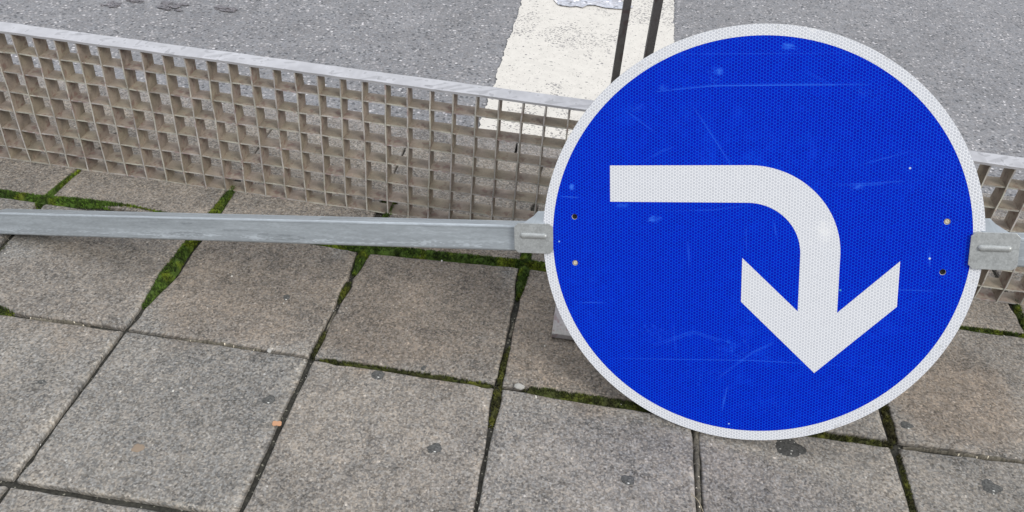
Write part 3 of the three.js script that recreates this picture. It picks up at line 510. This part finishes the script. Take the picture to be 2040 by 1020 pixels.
{
  // aluminium disc, back face at z = -0.0035
  const d = circle(RO - 0.0006, 180); HOLES.forEach(([x, y]) => d.holes.push(ringPath(x, y, HR)));
  const pg = new THREE.ExtrudeGeometry(d, { depth: 0.0026, bevelEnabled: true, bevelThickness: 0.0005, bevelSize: 0.0005, bevelSegments: 2, curveSegments: 24 }); pg.translate(0, 0, -0.0036);
  mesh('sign_plate', pg, M.alu, sign);
  const ring = circle(RO - 0.0004, 180); ring.holes.push(ringPath(0, 0, RB, 180)); mesh('white_border', film(ring, 0.0003), whiteFilm, sign);
  const blue = circle(RB - 0.0001, 180), ap = arrowPts(); blue.holes.push(new THREE.Path(ap)); HOLES.forEach(([x, y]) => blue.holes.push(ringPath(x, y, HR)));
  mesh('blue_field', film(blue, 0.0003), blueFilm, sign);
  mesh('white_arrow', film(new THREE.Shape(ap.slice()), 0.00045), whiteFilm, sign);
  // pale screws in two holes; black plugs stand for shade in the open ones
  for (const k of [0, 1, 2, 3]) { const [x, y] = HOLES[k], dark = k % 3 === 0, b = new THREE.LatheGeometry([[0, 0.0002], [0.0012, 0.0002], [0.0014, 0.0009], [0.0026, 0.0007], [0.0037, -0.0002], [0.0037, -0.006]].map(p => new THREE.Vector2(...p)).reverse(), 18); b.rotateX(Math.PI / 2); b.translate(x, y, dark ? -0.0034 : -0.0012); const sc = mesh('screw_or_plug', b, dark ? M.shadePlug : M.bolt, sign); sc.userData.label = dark ? 'black plug added for the shade inside an open hole' : 'pale screw head'; }

  // square zinc tube behind the plate
  const T = 0.040, R = 0.0034, rr = (w, r) => { const s = new THREE.Shape(), h = w / 2; s.moveTo(-h + r, -h); s.lineTo(h - r, -h); s.absarc(h - r, -h + r, r, -Math.PI / 2, 0); s.lineTo(h, h - r); s.absarc(h - r, h - r, r, 0, Math.PI / 2); s.lineTo(-h + r, h); s.absarc(-h + r, h - r, r, Math.PI / 2, Math.PI); s.lineTo(-h, -h + r); s.absarc(-h + r, -h + r, r, Math.PI, Math.PI * 1.5); return s; };
  const prof = rr(T, R); prof.holes.push(new THREE.Path(rr(T - 0.004, R - 0.002).getPoints(6).reverse()));
  const XL = -1.305, XRT = 0.47, tg = new THREE.ExtrudeGeometry(prof, { depth: XRT - XL, bevelEnabled: false, curveSegments: 6, steps: 1 });
  tg.rotateY(Math.PI / 2); tg.translate(XL, 0, 0);
  { const p = tg.attributes.position, n = tg.attributes.normal, uv = tg.attributes.uv; for (let i = 0; i < p.count; i++) { const s = Math.abs(n.getZ(i)) > Math.abs(n.getY(i)) ? p.getY(i) : p.getZ(i); uv.setXY(i, p.getX(i) * 0.55 + (Math.abs(n.getZ(i)) > Math.abs(n.getY(i)) ? 0 : 0.37), clamp(s / 0.0402 + 0.5, 0.004, 0.996)); } }
  const tube = mesh('tube', tg, M.zinc, sign); tube.position.set(0, -0.0035, -0.0042 - T / 2); tube.rotation.z = -0.0086;

  // clamps: stamped plate with a pressed rib, straps round the tube
  const clampAt = (x, y, turn, w, h, label) => {
    const g = group('clamp', sign); g.position.set(x, y, 0.0034); g.rotation.set(0, 0, turn); g.userData.label = label;
    const c = 0.0055, s = new THREE.Shape([[-w / 2 + c, -h / 2], [w / 2 - c, -h / 2], [w / 2, -h / 2 + c], [w / 2, h / 2 - c], [w / 2 - c, h / 2], [-w / 2 + c, h / 2], [-w / 2, h / 2 - c], [-w / 2, -h / 2 + c]].map(p => new THREE.Vector2(...p)));
    const pgc = new THREE.ExtrudeGeometry(s, { depth: 0.0014, bevelEnabled: true, bevelThickness: 0.0004, bevelSize: 0.0004, bevelSegments: 2 }); pgc.translate(0, 0, -0.0012);
    { const p = pgc.attributes.position, uv = pgc.attributes.uv; for (let i = 0; i < p.count; i++) uv.setXY(i, p.getX(i) * 10 + x, p.getY(i) * 10 + p.getZ(i) * 10); }
    mesh('clamp_plate', pgc, M.zincDull, g);
    const rib = new THREE.CapsuleGeometry(0.0046, w * 0.56, 8, 18); rib.rotateZ(Math.PI / 2); rib.scale(1, 1, 0.8); rib.translate(0, 0.004, 0.0004); mesh('pressed_rib', rib, M.zincDull, g);
    for (const sgn of [1, -1]) { // straps over and under the tube
      const P = [[-0.016, 0], [0.016, 0], [0.019, -0.026], [0.019, -0.043], [-0.002, -0.043], [-0.005, -0.026]].map(p => new THREE.Vector2(p[0] * Math.sign(-x) * -1 * -1, p[1]));
      const e = new THREE.ExtrudeGeometry(new THREE.Shape(P), { depth: 0.0018, bevelEnabled: true, bevelThickness: 0.0003, bevelSize: 0.0003, bevelSegments: 1 });
      e.rotateX(Math.PI / 2); if (sgn > 0) e.rotateX(0.26); e.translate(0, sgn > 0 ? h / 2 + 0.0004 : -h / 2 + 0.0022, 0);
      mesh('strap', e, M.zinc, g);
    }
  };
  clampAt(-0.3135, 0.0015, -0.015, 0.0585, 0.0445, 'zinc clamp on the free side of the sign by the long tube');
  clampAt(0.3105, -0.0035, -0.02, 0.0585, 0.0495, 'zinc clamp in front of the second grating');
  shadow(sign);
}

// ------------------------------------------------------------------ stand foot under the sign
{
  const g = group('sign_stand'); g.position.set(1.17, 0, 0.139); tag(g, 'grey steel stand with flat foot plate behind the blue sign', 'stand');
  const s = new THREE.Shape([[-0.1845, -0.040], [0.1845, -0.040], [0.1845, 0.040], [-0.1845, 0.040]].map(p => new THREE.Vector2(...p)));
  const p = new THREE.ExtrudeGeometry(s, { depth: 0.007, bevelEnabled: true, bevelThickness: 0.0012, bevelSize: 0.0012, bevelSegments: 3 }); p.rotateX(-Math.PI / 2); p.translate(0, 0.0024, 0); boxUV(p, 3, 0.4); mesh('foot_plate', p, M.plateSteel, g);
  const up = new THREE.BoxGeometry(0.04, 0.225, 0.026, 1, 8, 1); boxUV(up, 3, 0.2); up.translate(0.06, 0.0104 + 0.1125, 0.005); mesh('upright', up, M.plateSteel, g);
  shadow(g);
}

// ------------------------------------------------------------------ small things on the slabs
function gum(u, v, ru, rv, mat, label, name = 'gum_spot', cat = 'gum', thick = 0.0007) {
  const c = gnd(u, v), a = gnd(u + ru, v).distanceTo(c), b = gnd(u, v + rv).distanceTo(c), N = 30, pos = [0, thick, 0], uv = [0, 0], idx = [], sd = Math.floor(u * 7 + v);
  for (let ring = 0; ring < 3; ring++) for (let k = 0; k < N; k++) { const t = k / N * 2 * Math.PI, q = (0.72 + 0.55 * vn(Math.cos(t) * 1.6 + 30, Math.sin(t) * 1.6 + sd, 1300)) * [0.55, 0.9, 1.02][ring]; const x = Math.cos(t) * a * q, z = Math.sin(t) * b * q; pos.push(x, [thick * 0.96, thick * 0.72, -0.0015][ring] , z); uv.push(x * 4, z * 4); }
  for (let k = 0; k < N; k++) { const k2 = (k + 1) % N; idx.push(0, 1 + k2, 1 + k); for (let r = 0; r < 2; r++) { const p = 1 + r * N; idx.push(p + k, p + k2, p + N + k, p + k2, p + N + k2, p + N + k); } }
  const g = new THREE.BufferGeometry(); g.setAttribute('position', new THREE.Float32BufferAttribute(pos, 3)); g.setAttribute('uv', new THREE.Float32BufferAttribute(uv, 2)); g.setIndex(idx); g.computeVertexNormals();
  const m = mesh(name, g, mat); m.position.set(c.x, slabTop(c.x, c.z), c.z); m.castShadow = m.receiveShadow = true; return tag(m, label, cat, cat === 'gum' ? 'trodden gum on the slabs' : undefined);
}
gum(1575, 890, 30, 19, M.gumDark, 'largest dark trodden gum, touching the rim of the blue sign');
gum(754, 746, 16, 9, M.gum, 'dark trodden gum beside a mossy joint, ragged outline');
gum(843, 734, 5, 5, M.gum, 'tiny dark gum spot on the brown edge of a mossy joint');
gum(536, 797, 13, 9, M.gum, 'round dark gum beside a joint, on the slab with the tan spot');
gum(1250, 956, 15, 11, M.gum, 'dark gum on the slab between the paper scrap and the dry straw');
gum(866, 893, 14, 12, M.gum, 'faint dark gum in the middle of a grey slab');
gum(1975, 971, 19, 14, M.gum, 'oval dark gum on the slab by the tapering green joint');
gum(84, 761, 9, 4, M.gum, 'small thin dark gum on the slab next to the slab with the tan spot');
gum(571, 592, 8, 6, M.gum, 'small dark gum on the brown slab below the zinc tube');
gum(1806, 848, 13, 7, M.gum, 'ring shaped dark gum on a brown slab beside the sign');
gum(275, 893, 12, 9, M.gumTan, 'tan round gum spot on a grey slab');
{
  // orange leaf scrap, two lobes lying over a joint
  const c = gnd(552, 846), P = []; for (let k = 0; k < 28; k++) { const t = k / 28 * 2 * Math.PI, r = 0.0052 * (0.75 + 0.35 * Math.abs(Math.cos(t)) - 0.12 * Math.cos(4 * t)); P.push(new THREE.Vector2(Math.cos(t) * r * 1.2, Math.sin(t) * r * 0.9)); }
  const g = new THREE.ExtrudeGeometry(new THREE.Shape(P), { depth: 0.0008, bevelEnabled: true, bevelSize: 0.0003, bevelThickness: 0.0002, bevelSegments: 1, steps: 1 }); g.rotateX(-Math.PI / 2);
  const m = mesh('leaf_scrap', g, M.leafBit); m.position.set(c.x, 0.0022, c.z); m.rotation.set(0.12, 0.2, -0.1); tag(m, 'small orange leaf scrap lying over a joint', 'leaf'); shadow(m);
  // crumpled white paper in the joint by the mossy crossing
  const q = gnd(1035, 771), pg = new THREE.IcosahedronGeometry(0.0088, 2), p = pg.attributes.position;
  for (let i = 0; i < p.count; i++) { const x = p.getX(i), y = p.getY(i), z = p.getZ(i), f = 0.55 + 0.75 * vn(x * 240 + 50, y * 240 + z * 190 + 50, 1400); p.setXYZ(i, x * f * 1.05, y * f * 0.34, z * f * 0.72); }
  pg.computeVertexNormals(); const w = mesh('paper_scrap', pg, M.paper); w.position.set(q.x, 0.001, q.z); w.rotation.y = -0.15; tag(w, 'crumpled white paper scrap wedged in a mossy joint', 'paper'); shadow(w);
  const q2 = gnd(537, 699), w2 = w.clone(); w2.name = numbered('paper_scrap'); scene.add(w2); w2.position.set(q2.x, 0.001, q2.z); w2.scale.set(0.6, 0.6, 0.6); w2.rotation.y = 1.9; tag(w2, 'tiny pale scrap in a thin dark joint', 'paper');
  // dry straw
  const s0 = gnd(1376, 984), s1 = gnd(1390, 1002), s2 = gnd(1404, 1030), cv = new THREE.CatmullRomCurve3([s0.setY(0.0015), s1.setY(0.004), s2.setY(0.0015)]);
  const st = mesh('dry_straw', new THREE.TubeGeometry(cv, 16, 0.0005, 5), M.straw); tag(st, 'thin dry straw across a joint below the sign', 'straw'); shadow(st);
  // loose pale crumbs and grit
  const cg = new THREE.IcosahedronGeometry(0.0018, 0), r = rng(4242), N = 150, im = new THREE.InstancedMesh(cg, M.crumb, N), m4 = new THREE.Matrix4(), e = new THREE.Euler(), qn = new THREE.Quaternion();
  const fixed = [[318, 482], [320, 484], [690, 614], [10, 506], [665, 620], [1544, 967], [462, 551], [565, 605], [140, 760], [1050, 572], [1068, 792], [1008, 822], [880, 520], [2000, 670], [1951, 659], [1085, 690], [345, 780], [1260, 930]];
  for (let i = 0; i < N; i++) { const [u, v] = fixed[i] ?? [r() * 2040, 380 + 640 * r()], p = gnd(u, v), s = (i < fixed.length ? 0.9 : 0.35) * (0.5 + 0.8 * r()); e.set(r() * 3, r() * 6, r() * 3); qn.setFromEuler(e); m4.compose(new THREE.Vector3(p.x, 0.0006, p.z), qn, new THREE.Vector3(s * (1 + r()), s * 0.6, s)); im.setMatrixAt(i, m4); }
  im.name = 'grit'; setting(im, 'loose pale crumbs of grit scattered over the slabs', 'grit', 'stuff'); scene.add(im); im.castShadow = im.receiveShadow = true;
}
for (const o of scene.children) if (o.userData.kind) shadow(o);

renderer.render(scene, camera);
